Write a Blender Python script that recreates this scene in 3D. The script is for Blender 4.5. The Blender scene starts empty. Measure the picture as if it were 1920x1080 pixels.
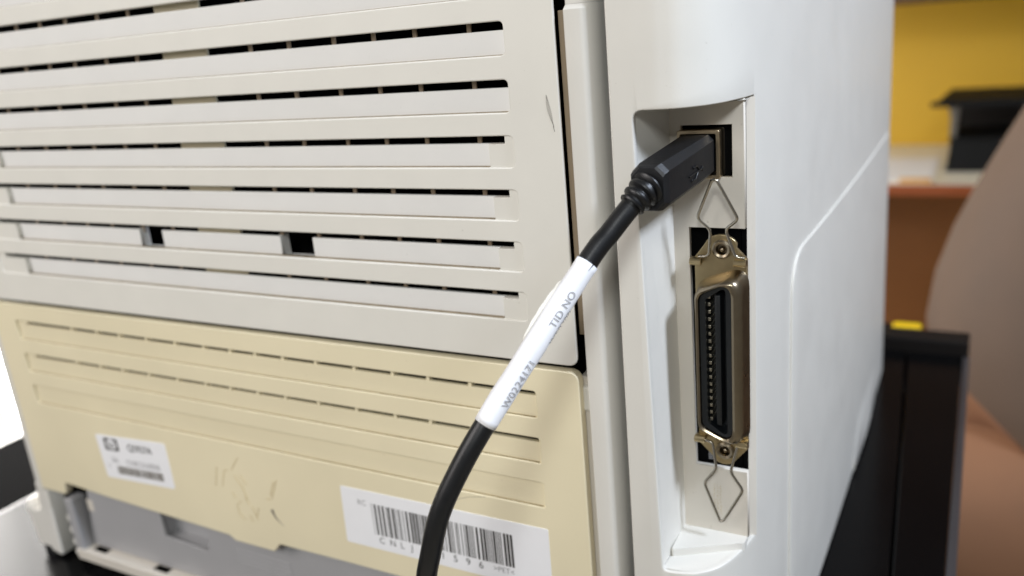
import bpy, bmesh, math, random
from mathutils import Vector, Matrix, Euler

random.seed(7)
S = 0.001                      # everything below is written in millimetres
scn = bpy.context.scene
col = scn.collection

# ------------------------------------------------------------------ camera
CAMR = ((0.8792484602, 0.4681813510, -0.0879111357),
        (0.0652691710, -0.3012073006, -0.9513222889),
        (-0.4718708303, 0.8307107707, -0.2953938639))
cd = bpy.data.cameras.new('camera')
cd.sensor_width = 36.0
cd.lens = 1600.91 / 1920 * 36
cd.clip_start = 0.01
cd.clip_end = 100
cd.dof.use_dof = True
cd.dof.focus_distance = 0.222
cd.dof.aperture_fstop = 9.6
cam = bpy.data.objects.new('camera', cd)
r_, d_, f_ = (Vector(v) for v in CAMR)
mw = Matrix((r_, -d_, -f_)).transposed().to_4x4()
mw.translation = Vector((0, -203, 0)) * S
cam.matrix_world = mw
col.objects.link(cam)
scn.camera = cam

# ------------------------------------------------------------------ light of the room
w = bpy.data.worlds.new('World')
scn.world = w
w.use_nodes = True
w.node_tree.nodes['Background'].inputs[0].default_value = (1.0, 0.965, 0.92, 1)
w.node_tree.nodes['Background'].inputs[1].default_value = 0.17


def lamp(name, loc, target, size, power, colour, size_y=None):
    l = bpy.data.lights.new(name, 'AREA')
    l.energy = power
    l.color = colour
    l.shape = 'RECTANGLE'
    l.size = size
    l.size_y = size_y or size
    o = bpy.data.objects.new(name, l)
    o.location = Vector(loc) * S
    o.rotation_euler = (Vector(target) - Vector(loc)).to_track_quat('-Z', 'Y').to_euler()
    col.objects.link(o)
    return o


lamp('ceiling_lamp', (220, -1100, 640), (-120, 0, -80), 0.26, 7.3, (0.95, 0.985, 0.985))
lamp('daylight_from_right', (575, -40, 535), (-50, 40, -60), 0.15, 9.6, (0.75, 0.84, 1.0))
lamp('room_lamp', (-900, -900, 500), (-330, 0, -80), 0.7, 9.6, (1.0, 0.945, 0.925))
lamp('shelf_lamp', (420, 900, 620), (60, 1500, -200), 0.5, 0.9, (1.0, 0.92, 0.75))  # unseen fill, added to brighten the yellow wall and desk

scn.view_settings.view_transform = 'Standard'
scn.view_settings.look = 'None'
scn.view_settings.exposure = 0
scn.view_settings.gamma = 1


# ------------------------------------------------------------------ materials
def lin(r, g, b):
    f = lambda c: (c / 255 / 12.92) if c / 255 <= .04045 else ((c / 255 + .055) / 1.055) ** 2.4
    return (f(r), f(g), f(b), 1)


def mat(name, rgb, rough=.5, metal=0., var=.04, vscale=60., bump=.0, bscale=4000., coat=0., spots=0., spotscale=900.,
        spotcol=(120, 105, 80), spec=.5):
    m = bpy.data.materials.new(name)
    m.use_nodes = True
    nt = m.node_tree
    b = nt.nodes['Principled BSDF']
    b.inputs['Roughness'].default_value = rough
    b.inputs['Metallic'].default_value = metal
    b.inputs['Coat Weight'].default_value = coat
    b.inputs['Specular IOR Level'].default_value = spec
    c = lin(*rgb)
    tc = nt.nodes.new('ShaderNodeTexCoord')
    src = None
    if var:
        n = nt.nodes.new('ShaderNodeTexNoise')
        n.inputs['Scale'].default_value = vscale
        n.inputs['Detail'].default_value = 5
        nt.links.new(tc.outputs['Object'], n.inputs['Vector'])
        mx = nt.nodes.new('ShaderNodeMix')
        mx.data_type = 'RGBA'
        mx.inputs['A'].default_value = tuple(min(1, v * (1 - var * 1.6)) for v in c[:3]) + (1,)
        mx.inputs['B'].default_value = tuple(min(1, v * (1 + var * 1.3)) for v in c[:3]) + (1,)
        nt.links.new(n.outputs['Fac'], mx.inputs['Factor'])
        src = mx.outputs['Result']
        rr = nt.nodes.new('ShaderNodeMapRange')
        rr.inputs['To Min'].default_value = max(0.02, rough - .07)
        rr.inputs['To Max'].default_value = min(1, rough + .07)
        nt.links.new(n.outputs['Fac'], rr.inputs['Value'])
        nt.links.new(rr.outputs['Result'], b.inputs['Roughness'])
    if spots:
        n2 = nt.nodes.new('ShaderNodeTexNoise')
        n2.inputs['Scale'].default_value = spotscale
        n2.inputs['Detail'].default_value = 3
        nt.links.new(tc.outputs['Object'], n2.inputs['Vector'])
        r2 = nt.nodes.new('ShaderNodeMapRange')
        r2.inputs['From Min'].default_value = .70
        r2.inputs['From Max'].default_value = .80
        r2.inputs['To Max'].default_value = spots
        nt.links.new(n2.outputs['Fac'], r2.inputs['Value'])
        m2 = nt.nodes.new('ShaderNodeMix')
        m2.data_type = 'RGBA'
        m2.inputs['A'].default_value = c
        m2.inputs['B'].default_value = lin(*spotcol)
        if src:
            nt.links.new(src, m2.inputs['A'])
        nt.links.new(r2.outputs['Result'], m2.inputs['Factor'])
        src = m2.outputs['Result']
    if src:
        nt.links.new(src, b.inputs['Base Color'])
    else:
        b.inputs['Base Color'].default_value = c
    if bump:
        n3 = nt.nodes.new('ShaderNodeTexNoise')
        n3.inputs['Scale'].default_value = bscale
        n3.inputs['Detail'].default_value = 2
        nt.links.new(tc.outputs['Object'], n3.inputs['Vector'])
        bp = nt.nodes.new('ShaderNodeBump')
        bp.inputs['Strength'].default_value = bump
        bp.inputs['Distance'].default_value = .0001
        nt.links.new(n3.outputs['Fac'], bp.inputs['Height'])
        nt.links.new(bp.outputs['Normal'], b.inputs['Normal'])
    return m


M = dict(
    door=mat('door_plastic', (222, 219, 210), .42, bump=.25, spots=.25, var=.03),
    band=mat('louvre_plastic', (224, 223, 220), .5, bump=.2, spots=.3, var=.03),
    cover=mat('yellowed_plastic', (230, 219, 187), .42, bump=.25, spots=.45, var=.09, vscale=14),
    casing=mat('casing_plastic', (217, 214, 206), .40, bump=.2, spots=.2, var=.03),
    panel=mat('port_panel_plastic', (214, 207, 195), .5, bump=.3, spots=.4, var=.04),
    black=mat('inside_black', (3, 3, 3), .9, var=0, spec=.1),
    grey=mat('grey_tray_plastic', (164, 163, 164), .5, bump=.2, var=.03, spots=.2),
    rubber=mat('cable_rubber', (12, 13, 15), .38, bump=.3, var=.1, vscale=300),
    plug=mat('plug_plastic', (15, 16, 19), .45, bump=.5, var=.12, vscale=400),
    paper=mat('label_paper', (238, 238, 240), .55, var=.015, vscale=200),
    tape=mat('clear_tape', (232, 230, 220), .25, var=.03),
    ink=mat('print_ink', (42, 38, 34), .6, var=.15, vscale=1500),
    inkpale=mat('faded_ink', (138, 137, 138), .6, var=.2, vscale=1500),
    inkfaint=mat('rubbed_ink', (160, 160, 164), .6, var=.3, vscale=900),
    inkbrown=mat('faded_barcode_ink', (92, 84, 70), .6, var=.1, vscale=1500),
    nickel=mat('nickel', (150, 138, 118), .3, 1., var=.06, vscale=300),
    wire=mat('steel_wire', (176, 170, 158), .25, 1., var=.05, vscale=500),
    gold=mat('chromate_metal', (190, 172, 134), .36, 1., var=.10, vscale=250),
    socket=mat('socket_metal', (196, 178, 148), .32, 1., var=.08, vscale=500),
    dark=mat('connector_plastic', (18, 22, 25), .42, var=.05),
    contact=mat('contact_metal', (200, 194, 176), .35, 1., var=0),
    rib=mat('rib_plastic', (176, 156, 130), .6, var=.05),  # same plastic, with the shade of slots and door gap put into the colour
    matte=mat('matte_black', (8, 8, 9), .95, var=0, spec=.05),
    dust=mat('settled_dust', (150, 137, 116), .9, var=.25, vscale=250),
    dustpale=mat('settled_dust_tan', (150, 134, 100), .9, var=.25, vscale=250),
    scuff=mat('scuff', (96, 90, 84), .7, var=.1),
    emboss=mat('worn_emboss', (188, 168, 122), .6, var=.1),
    table=mat('table_black', (9, 9, 10), .2, var=.2, vscale=20, spec=.09),
    lip=mat('table_lip', (22, 18, 16), .6, var=.1, spec=.2),
    trim=mat('table_trim', (92, 90, 92), .35, .6, var=.05),
    wall=mat('yellow_wall', (206, 164, 42), .6, var=.06, vscale=8),
    desk=mat('desk_top', (232, 226, 208), .4, var=.03, vscale=8),
    deskedge=mat('desk_edge_wood', (140, 74, 40), .45, var=.12, vscale=15),
    tan=mat('tan_wood', (206, 160, 92), .5, var=.1, vscale=30),
    wood=mat('brown_panel', (116, 70, 26), .55, var=.12, vscale=6),
    shadewood=mat('overhead_wood', (84, 56, 28), .5, var=.1, vscale=6),
    blackgoods=mat('black_goods', (13, 15, 17), .65, var=.1, spec=.2),
    steel=mat('grey_metal', (150, 148, 140), .35, .8, var=.05),
    yellow=mat('yellow_plastic', (240, 200, 20), .4, var=.03),
    floor=mat('floor_tiles', (205, 196, 176), .4, var=.06, vscale=4),
    shirt=mat('taupe_cloth', (96, 78, 65), .85, bump=.4, bscale=900, var=.12, vscale=22),
    trousers=mat('tan_cloth', (138, 98, 70), .85, bump=.4, bscale=900, var=.1, vscale=18),
    skin=mat('skin', (170, 120, 92), .5, var=.05),
    hair=mat('hair', (24, 20, 18), .5, var=.2, vscale=80),
    white=mat('white_paint', (232, 230, 226), .5, var=.02),
)
gm = bpy.data.materials.new('window_daylight')
gm.use_nodes = True
_n = gm.node_tree.nodes
_n.remove(_n['Principled BSDF'])
_e = _n.new('ShaderNodeEmission')
_e.inputs[0].default_value = (1, .97, .93, 1)
_e.inputs[1].default_value = 16.0
gm.node_tree.links.new(_e.outputs[0], _n['Material Output'].inputs[0])
M['daylight'] = gm


# ------------------------------------------------------------------ object helpers
def tag(o, label=None, cat=None, group=None, kind=None):
    if label: o['label'] = label
    if cat: o['category'] = cat
    if group: o['group'] = group
    if kind: o['kind'] = kind
    return o


def thing(name, loc, label, cat, group=None):
    o = bpy.data.objects.new(name, None)
    o.empty_display_size = .02
    o.location = Vector(loc) * S
    col.objects.link(o)
    return tag(o, label, cat, group)


def worldpos(p):
    v = Vector((0, 0, 0))
    while p is not None:
        v += p.location
        p = p.parent
    return v


def link(name, me, m, parent=None, smooth=None):
    """mesh given in millimetre world coordinates"""
    o = bpy.data.objects.new(name, me)
    off = worldpos(parent) / S if parent else Vector((0, 0, 0))
    me.transform(Matrix.Scale(S, 4) @ Matrix.Translation(-off))
    if m is not None:
        me.materials.clear()
        me.materials.append(m)
    if smooth is not None:
        for p in me.polygons: p.use_smooth = True
        me.set_sharp_from_angle(angle=math.radians(smooth))
    if parent: o.parent = parent
    col.objects.link(o)
    return o


def obj(name, bm, m, parent=None, smooth=None, normals=True):
    me = bpy.data.meshes.new(name)
    if normals: bmesh.ops.recalc_face_normals(bm, faces=bm.faces[:])
    bm.to_mesh(me)
    bm.free()
    return link(name, me, m, parent, smooth)


def box(bm, x0, x1, y0, y1, z0, z1, bev=0.):
    r = bmesh.ops.create_cube(bm, size=1)
    for v in r['verts']:
        v.co = Vector(((x0 + x1) / 2 + v.co.x * (x1 - x0), (y0 + y1) / 2 + v.co.y * (y1 - y0),
                       (z0 + z1) / 2 + v.co.z * (z1 - z0)))
    if bev:
        es = list({e for v in r['verts'] for e in v.link_edges})
        bmesh.ops.bevel(bm, geom=es, offset=bev, segments=2, profile=.5, affect='EDGES')


def boxobj(name, x0, x1, y0, y1, z0, z1, m, parent=None, bev=0.):
    bm = bmesh.new()
    box(bm, x0, x1, y0, y1, z0, z1, bev)
    return obj(name, bm, m, parent)


def rpoly(pts, rad, seg=5):
    """polygon with rounded corners; rad = number or list"""
    out = []
    n = len(pts)
    for i, p in enumerate(pts):
        r = rad[i] if isinstance(rad, (list, tuple)) else rad
        p = Vector(p)
        if r <= 0:
            out.append((p.x, p.y))
            continue
        a = (Vector(pts[i - 1]) - p)
        b = (Vector(pts[(i + 1) % n]) - p)
        la, lb = a.length, b.length
        a.normalize()
        b.normalize()
        ang = a.angle(b)
        t = min(r / math.tan(ang / 2), la * .49, lb * .49)
        p0, p1 = p + a * t, p + b * t
        for k in range(seg + 1):
            u = k / seg
            q = p0 * (1 - u) ** 2 + p * 2 * u * (1 - u) + p1 * u * u
            out.append((q.x, q.y))
    return out


def rect(x0, x1, z0, z1):
    return [(x0, z0), (x1, z0), (x1, z1), (x0, z1)]


def plate_bm(outer, holes, y0, y1, bev=.35, res=2):
    """flat plate in the XZ plane (front face y0, back y1) with holes and rounded edges"""
    cu = bpy.data.curves.new('tmp', 'CURVE')
    cu.dimensions = '2D'
    cu.fill_mode = 'BOTH'
    t = y1 - y0
    cu.extrude = t / 2 - bev
    cu.bevel_depth = bev
    cu.bevel_resolution = res
    cu.offset = -bev
    for poly in [outer] + list(holes):
        sp = cu.splines.new('POLY')
        sp.points.add(len(poly) - 1)
        for p, q in zip(sp.points, poly): p.co = (q[0], q[1], 0, 1)
        sp.use_cyclic_u = True
    o = bpy.data.objects.new('tmp', cu)
    col.objects.link(o)
    dg = bpy.context.evaluated_depsgraph_get()
    dg.update()
    me = bpy.data.meshes.new_from_object(o.evaluated_get(dg))
    bpy.data.objects.remove(o)
    bpy.data.curves.remove(cu)
    bm = bmesh.new()
    bm.from_mesh(me)
    bpy.data.meshes.remove(me)
    bmesh.ops.remove_doubles(bm, verts=bm.verts[:], dist=.002)
    ym = (y0 + y1) / 2
    for v in bm.verts:
        x, y, z = v.co
        v.co = Vector((x, ym - z, y))
    bmesh.ops.recalc_face_normals(bm, faces=bm.faces[:])
    return bm


def cut(bm, x0=None, x1=None, z0=None, z1=None):
    for val, no in ((x0, (-1, 0, 0)), (x1, (1, 0, 0)), (z0, (0, 0, -1)), (z1, (0, 0, 1))):
        if val is None: continue
        pt = (val, 0, 0) if no[0] else (0, 0, val)
        bmesh.ops.bisect_plane(bm, geom=bm.verts[:] + bm.edges[:] + bm.faces[:], plane_co=pt, plane_no=no,
                               clear_outer=True)
    return bm


def slices(bm, xs):
    for x in xs:
        bmesh.ops.bisect_plane(bm, geom=bm.verts[:] + bm.edges[:] + bm.faces[:], plane_co=(x, 0, 0),
                               plane_no=(1, 0, 0))
    return bm


def catmull(pts, per=8):
    pts = [Vector(p) for p in pts]
    P = [pts[0] * 2 - pts[1]] + pts + [pts[-1] * 2 - pts[-2]]
    out = []
    for i in range(1, len(P) - 2):
        for k in range(per):
            t = k / per
            a, b, c, d = P[i - 1], P[i], P[i + 1], P[i + 2]
            out.append(.5 * ((2 * b) + (c - a) * t + (2 * a - 5 * b + 4 * c - d) * t * t + (3 * b - a - 3 * c + d) * t ** 3))
    out.append(pts[-1])
    return out


def tube(bm, pts, rad, seg=10, closed=False):
    pts = [Vector(p) for p in pts]
    n = len(pts)
    rings = []
    T0 = None
    N = None
    for i, p in enumerate(pts):
        a = pts[i - 1] if (i > 0 or closed) else p
        b = pts[(i + 1) % n] if (i < n - 1 or closed) else p
        T = (b - a).normalized()
        if N is None:
            N = T.orthogonal().normalized()
        else:
            N = (N - T * N.dot(T)).normalized()
        B = T.cross(N)
        r = rad(i / (n - 1)) if callable(rad) else rad
        rings.append([bm.verts.new(p + (N * math.cos(2 * math.pi * k / seg) + B * math.sin(2 * math.pi * k / seg)) * r)
                      for k in range(seg)])
    m = n if closed else n - 1
    for i in range(m):
        A, Bv = rings[i], rings[(i + 1) % n]
        for k in range(seg):
            bm.faces.new((A[k], A[(k + 1) % seg], Bv[(k + 1) % seg], Bv[k]))
    if not closed:
        bm.faces.new(rings[0][::-1])
        bm.faces.new(rings[-1])


def loft(bm, sections, cap=True):
    rings = [[bm.verts.new(Vector(p)) for p in s] for s in sections]
    n = len(rings[0])
    for A, B in zip(rings, rings[1:]):
        for k in range(n):
            bm.faces.new((A[k], A[(k + 1) % n], B[(k + 1) % n], B[k]))
    if cap:
        bm.faces.new(rings[0][::-1])
        bm.faces.new(rings[-1])


def text_bm(s, size, fn, spacing=1.0, sx=1.0, sub=0):
    """lettering turned to mesh and laid by fn(x, y) -> world mm"""
    cu = bpy.data.curves.new('tmp', 'FONT')
    cu.body = s
    cu.size = size
    cu.space_character = spacing
    o = bpy.data.objects.new('tmp', cu)
    col.objects.link(o)
    dg = bpy.context.evaluated_depsgraph_get()
    dg.update()
    me = bpy.data.meshes.new_from_object(o.evaluated_get(dg))
    bpy.data.objects.remove(o)
    bpy.data.curves.remove(cu)
    bm = bmesh.new()
    bm.from_mesh(me)
    bpy.data.meshes.remove(me)
    if sub:
        bmesh.ops.triangulate(bm, faces=bm.faces[:])
        bmesh.ops.subdivide_edges(bm, edges=bm.edges[:], cuts=sub, use_grid_fill=True)
    for v in bm.verts: v.co = fn(v.co.x * sx, v.co.y)
    return bm


def merge(a, b):
    me = bpy.data.meshes.new('tmp')
    b.to_mesh(me)
    b.free()
    a.from_mesh(me)
    bpy.data.meshes.remove(me)
    return a


# ================================================================== THE SETTING
fl = boxobj('floor', -2500, 2500, -1500, 3000, -1000, -980, M['floor'])
tag(fl, kind='structure')
boxobj('yellow_wall', -900, 1500, 1570, 1610, -980, 900, M['wall'])
tag(bpy.data.objects['yellow_wall'], 'yellow painted wall behind the white desk', 'wall')

# ================================================================== TABLE
tb = thing('printer_table', (-230, 170, -980), 'glossy black table under the beige printer', 'table')
bm = plate_bm([(-455, -62), (-12.2, -62), (-34.6, 376), (-455, 376)], [], 0, 22, .8)
for v in bm.verts: v.co = Vector((v.co.x, v.co.z, -229.5 - v.co.y))
obj('board', bm, M['table'], tb)
bm = plate_bm([(-11.0, -62), (-1.4, -62), (-1.4, 376), (-33.4, 376)], [], 0, 22, .8)
for v in bm.verts: v.co = Vector((v.co.x, v.co.z, -229.5 - v.co.y))
obj('board', bm, M['table'], tb)
boxobj('back_lip', -455, 2, 377, 396, -252, -220.3, M['lip'], tb, 1.2)
boxobj('edge_trim', -1.2, 2.6, -62, 376.5, -252, -229.8, M['trim'], tb, .8)
boxobj('edge_trim', -459, -455.2, -62, 376.5, -252, -229.8, M['trim'], tb, .8)
boxobj('apron', -440, -20, -40, 360, -320, -252, M['blackgoods'], tb, 1)
for x in (-435, -45):
    for y in (-45, 345):
        boxobj('leg', x - 15, x + 15, y - 15, y + 15, -980, -320, M['blackgoods'], tb, 2)

# ================================================================== PRINTER
pr = thing('laser_printer', (-210, 170, -229.5), 'beige laser printer seen from behind with louvred rear door and open port bay', 'printer')
K = lambda x0, y: x0 * (203 + y) / 203      # a mark read on the back plane carried to depth y

# ---- body behind everything
bm = bmesh.new()
box(bm, -372, -56, 24, 330, -214, 44)
obj('inner_body', bm, M['black'], pr)
boxobj('inner_body', -371, -99, 14, 26, -213, 40, M['black'], pr)
boxobj('inner_body', -379.3, -371.2, 16, 330, -226, 40, M['black'], pr)
boxobj('inner_body', -379.3, -366.6, 8.6, 15.5, -226, -186, M['black'], pr)
boxobj('top_cover', -388, -53, 14, 338, 44, 52, M['casing'], pr, 3)

# ---- rear door with louvres
door = bpy.data.objects.new('rear_door', None)
door.parent = pr
door.location = Vector((-235, 0, -94)) * S - worldpos(pr)
col.objects.link(door)
P = 14.83
tops = [30.4 - P * k for k in range(7 + 1)]          # top edge of each slot, row 0 is above the picture
XL, XR = -363.2, -111.0
holes = [rpoly(rect(XL, XR, t - 8.6, t), 1.5) for t in tops]
outer = rpoly(rect(-376, -96.3, -94.5, 44), [1.2, 3.2, 1.2, 1.2])
full = plate_bm(outer, holes, 0, 1.0, .38, 2)
obj('door_liner', plate_bm(rect(-374, -100.2, -92, 42), holes, .63, 3.3, 0, 0), M['door'], door)
XA, XB = -358, -116
me_full = bpy.data.meshes.new('tmp')
full.to_mesh(me_full)
full.free()


def piece(**kw):
    b = bmesh.new()
    b.from_mesh(me_full)
    return cut(b, **kw)


obj('right_stile', piece(x0=XB), M['door'], door, normals=False)
obj('left_stile', piece(x1=XA), M['door'], door, normals=False)
obj('slat', piece(x0=XA, x1=XB, z0=tops[0] - 3), M['door'], door, normals=False)
for k in range(len(tops) - 1):
    obj('slat', piece(x0=XA, x1=XB, z1=tops[k] - 5, z0=tops[k + 1] - 3), M['door'], door, normals=False)
obj('bottom_rail', piece(x0=XA, x1=XB, z1=tops[-1] - 5), M['door'], door, normals=False)
bpy.data.meshes.remove(me_full)

ribs0 = [-330.6, -313.1, -299.2, -284.8, -267.7, -251.9, -200.0, -184.3, -167.1, -152.7, -138.6, -121.2]
BD = 2.3
rib_me = None
for k, t in enumerate(tops):
    zt, zb = t - 2.25, t - 9.4
    filler = k >= 4
    x0 = -346.2 if filler else XL - .8
    x1 = -118.9 if filler else XR + .8
    # recessed louvre panel(s)
    spans = [(x0 - (1 if filler else 0), x1 + (1 if filler else 0))]
    if k == 6:
        spans = [(x0 - 1, K(-270.2, BD)), (K(-258.0, BD), K(-201.2, BD)), (K(-187.3, BD), x1 + 1)]
    for a, b in spans:
        bm = plate_bm(rect(a, b, zb, zt), [], BD, BD + 1.4, .22, 1)
        obj('louvre_panel', bm, M['band'], door)
    if k == 6:
        for a, b in ((K(-270.2, BD), K(-258.0, BD)), (K(-201.2, BD), K(-187.3, BD))):
            bm = bmesh.new()
            box(bm, a - 2.2, a - .02, BD + 1.42, 6.6, zb, zt)
            box(bm, a - 2, b + 2, BD + 1.42, 6.6, zb - 1.2, zb + .25)
            obj('window_return', bm, M['band'], door)
    if filler:
        # flush end pieces, stepped round the slot end
        bm = plate_bm([(-118.9, t - 8.9), (-110.3, t - 8.9), (-110.3, t + .6), (K(-113.4, .5), t + .6),
                       (K(-113.4, .5), t - 2.2), (-118.9, t - 2.2)], [], .45, 3.6, .2, 1)
        obj('end_block', bm, M['door'], door)
        bm = plate_bm([(-364, t - 8.9), (-346.2, t - 8.9), (-346.2, t - 2.0), (-359.6, t - 2.0), (-359.6, t + .6), (-364, t + .6)],
                      [], .45, 3.6, .2, 1)
        obj('end_block', bm, M['door'], door)
    boxobj('dust_line', x0 + .6, x1 - .6, .75, BD - .02, t - 8.62, t - 8.45, M['dust'], door)  # thin tan strip along the slot's bottom edge
    # the closed bridge between the two runs of openings
    boxobj('bridge', K(-239.0, 4.6), K(-218.7, 4.6), 4.6, 5.4, zt - .6, t + 1.5, M['cover'], door)
    for xr in ribs0:
        x = K(xr, 4.4)
        if rib_me is None:
            bm = bmesh.new()
            box(bm, -.66, .66, 0, .5, -2.6, 2.6)
            rib_me = bpy.data.meshes.new('rib')
            bm.to_mesh(rib_me)
            bm.free()
            rib_me.transform(Matrix.Scale(S, 4))
            rib_me.materials.append(M['rib'])
        o = bpy.data.objects.new('rib', rib_me)
        o.parent = door
        o.location = Vector((x, 4.4, t - 1.2)) * S - worldpos(door)
        col.objects.link(o)
# dark scuff beside the door edge
bm = bmesh.new()
for i in range(16):
    u = i / 15
    x = -99.7 + 1.5 * u + random.uniform(-.08, .08)
    z = -19.0 - 8.6 * u
    ln = .75 * math.sin(math.pi * min(1, u * 1.1 + .05)) + .12
    tube(bm, [(x - ln, -.01, z + .45), (x + ln * .5, -.01, z - .45)], .08, 4)
obj('scuff_mark', bm, M['scuff'], door)

# ---- ledge seen in the gap between door and pillar
boxobj('gap_ledge', -97.4, -93.6, 5.0, 8.8, -86.5, 2.0, M['rib'], pr, .2)
boxobj('gap_ledge', -97.6, -93.6, 4.0, 8.8, -214, -99, M['panel'], pr, .2)
boxobj('hinge_pin', -97.0, -93.8, 2.6, 8.8, -109.5, -101.5, M['casing'], pr, .8)

# ---- lower rear cover (yellowed)
cov = bpy.data.objects.new('lower_cover', None)
cov.parent = pr
cov.location = Vector((-238, 0, -142)) * S - worldpos(pr)
col.objects.link(cov)
cout = [(-379.4, -189.6), (-362.0, -189.6), (-360.0, -183.2), (-330, -184.6), (-262, -186.6), (-256.5, -186.8), (-253.5, -188.6), (-232.5, -188.6),
        (-229.0, -184.6), (-200, -184.2), (-150, -184.0), (-120, -184.0), (-119, -189.6), (-96.4, -189.6), (-96.4, -96.4), (-379.4, -96.4)]
crad = [1, .8, .8, 0, 0, .8, .8, .8, .8, 0, 0, .8, .8, 1, 3.4, 2]
rows = ((-104.0, -112.7), (-119.4, -127.9), (-134.6, -143.2))
ch = [rpoly(rect(-364.2, -110.8, b, t), .9) for t, b in rows]
obj('cover_shell', plate_bm(rpoly(cout, crad), ch, 0, 3.4, .34, 2), M['cover'], cov, normals=False)
ribH = [-327.9, -312.0, -298.1, -282.1, -265.9, -250.4, -236.7, -224.4, -211.1, -196.1, -179.4, -163.6, -149.7, -134.1]
ribI = [-330.0, -314.4, -300.5, -284.7, -268.3, -253.0, -240.0, -226.2, -212.7, -197.5, -180.7, -164.6, -150.6, -135.0]
for i, (t, b) in enumerate(rows):
    boxobj('dust_line', -363.4, -111.6, .34, .92, b - .02, b + .14, M['dustpale'], cov)  # thin tan strip along the groove's bottom edge
    if i < 2:
        bm = plate_bm(rect(-365, -110, b - .8, t - 1.75), [], .95, 2.6, .15, 1)
        obj('groove_panel', bm, M['cover'], cov)
        bm = plate_bm(rect(-365, -357.6, t - 1.72, t + .8), [], .95, 2.6, .1, 1)
        obj('groove_panel', bm, M['cover'], cov)
        for x in (ribH if i == 0 else ribI):
            boxobj('rib', x - .6, x + .6, 1.2 if i == 0 else .9, 3.3, t - 1.9, t + .3, M['cover'], cov)
    else:
        bm = plate_bm(rect(-365, -110, b - .8, t + .8), [], .9, 2.6, .1, 1)
        obj('groove_panel', bm, M['cover'], cov)

# worn recycling mark pressed into the cover
bm = bmesh.new()
strokes = [[(-258.2, -164.4), (-255.5, -155.5)], [(-254.2, -163.8), (-251.6, -156.5), (-249.5, -156.0)], [(-247.5, -155.4), (-242.5, -149.2)],
           [(-246.5, -157.5), (-243.0, -162.5), (-241.8, -167.5)], [(-243.5, -156.8), (-240.5, -160.5)], [(-224.2, -155.4), (-228.4, -164.2)],
           [(-226.0, -156.5), (-228.9, -163.0)], [(-231.5, -165.0), (-229.0, -164.6)],
           [(-245.5, -168.8), (-248.2, -171.0), (-247.8, -175.0), (-245.0, -177.0)], [(-243.0, -166.5), (-241.0, -169.5)],
           [(-240.0, -170.0), (-238.0, -175.5)], [(-236.5, -169.8), (-238.3, -174.0)], [(-242.0, -174.5), (-241.0, -177.0)], [(-249.5, -165.5), (-248.0, -168.0)]]
for s in strokes:
    tube(bm, [(x, .02, z) for x, z in s], .17, 5)
obj('pressed_mark', bm, M['emboss'], cov)
bm = bmesh.new()
tube(bm, catmull([(-229.6, .05, -169.2), (-228.9, .05, -171.4), (-227.2, .05, -173.6), (-223.6, .1, -176.2)], 4),
     lambda u: .75 * (1 - u) ** 1.2 + .06, 6)
for v in bm.verts: v.co.y = v.co.y * .15
obj('ink_mark', bm, M['scuff'], cov)
bm = bmesh.new()
tube(bm, [(-143.5, .0, -146.9), (-138, .0, -144.8), (-132, .0, -143.6)], .06, 4)
obj('scratch', bm, M['scuff'], cov)


# ---- stickers
def face(p0, ux, uz, y=-.16):
    """map label x,y (mm) to the back plane: p0 lower-left corner, ux/uz unit axes in XZ"""
    return lambda x, z: Vector((p0[0] + ux[0] * x + uz[0] * z, y, p0[1] + ux[1] * x + uz[1] * z))


# barcode sticker
st = plate_bm(rpoly([(-193.8, -174.6), (-110.6, -174.2), (-110.4, -150.7), (-193.0, -151.4)], .8), [], -.12, .2, .03, 0)
stk = obj('barcode_sticker', st, M['paper'], pr)
f2 = face((-193.8, -174.8), (1, .006), (.006, 1), -.135)
bm = bmesh.new()
x = 14.8
wid = [.4, .9, .4, .9, .4, .4, .9, .4]
rng = random.Random(11)
while x < 70.6:
    wd = rng.choice([.38, .38, .42, .85, .9])
    q = [f2(x, 6.3), f2(x + wd, 6.3), f2(x + wd, 18.6), f2(x, 18.6)]
    bm.faces.new([bm.verts.new(p) for p in q])
    x += wd + rng.choice([.36, .36, .4, .8, .9])
for xx in (13.7,):
    bm.faces.new([bm.verts.new(p) for p in [f2(xx, 6.3), f2(xx + .2, 6.3), f2(xx + .2, 18.8), f2(xx, 18.8)]])
obj('barcode', bm, M['ink'], stk)
bm = text_bm('RC', 3.0, lambda x, y: f2(7.6 + x, 17.2 + y))
obj('lettering', bm, M['inkpale'], stk)
bm = bmesh.new()
for i, ch_ in enumerate('CNLJ'):
    merge(bm, text_bm(ch_, 3.5, lambda x, y, i=i: f2(15.2 + 4.55 * i + x, 3.0 + y)))
for i, ch_ in enumerate('1596'):
    merge(bm, text_bm(ch_, 3.7, lambda x, y, i=i: f2(41.2 + 5.0 * i + x, 3.0 + y)))
obj('lettering', bm, M['ink'], stk)
bm = text_bm('>PET<', 2.9, lambda x, y: f2(61.8 + x, 3.4 + y))
obj('lettering', bm, M['inkpale'], stk)

# serial sticker (slightly crooked)
st = plate_bm(rpoly([(-326.4, -173.4), (-283.4, -171.2), (-283.8, -150.2), (-328.2, -152.9)], 1.4), [], -.12, .2, .03, 0)
stk1 = obj('serial_sticker', st, M['paper'], pr)
ux = (.9985, .055)
uz = (-.06, .998)
f1 = face((-326.4, -173.4), ux, uz, -.135)
bm = bmesh.new()


def quad(bm, f, x0, x1, z0, z1):
    bm.faces.new([bm.verts.new(p) for p in (f(x0, z0), f(x1, z0), f(x1, z1), f(x0, z1))])


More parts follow.
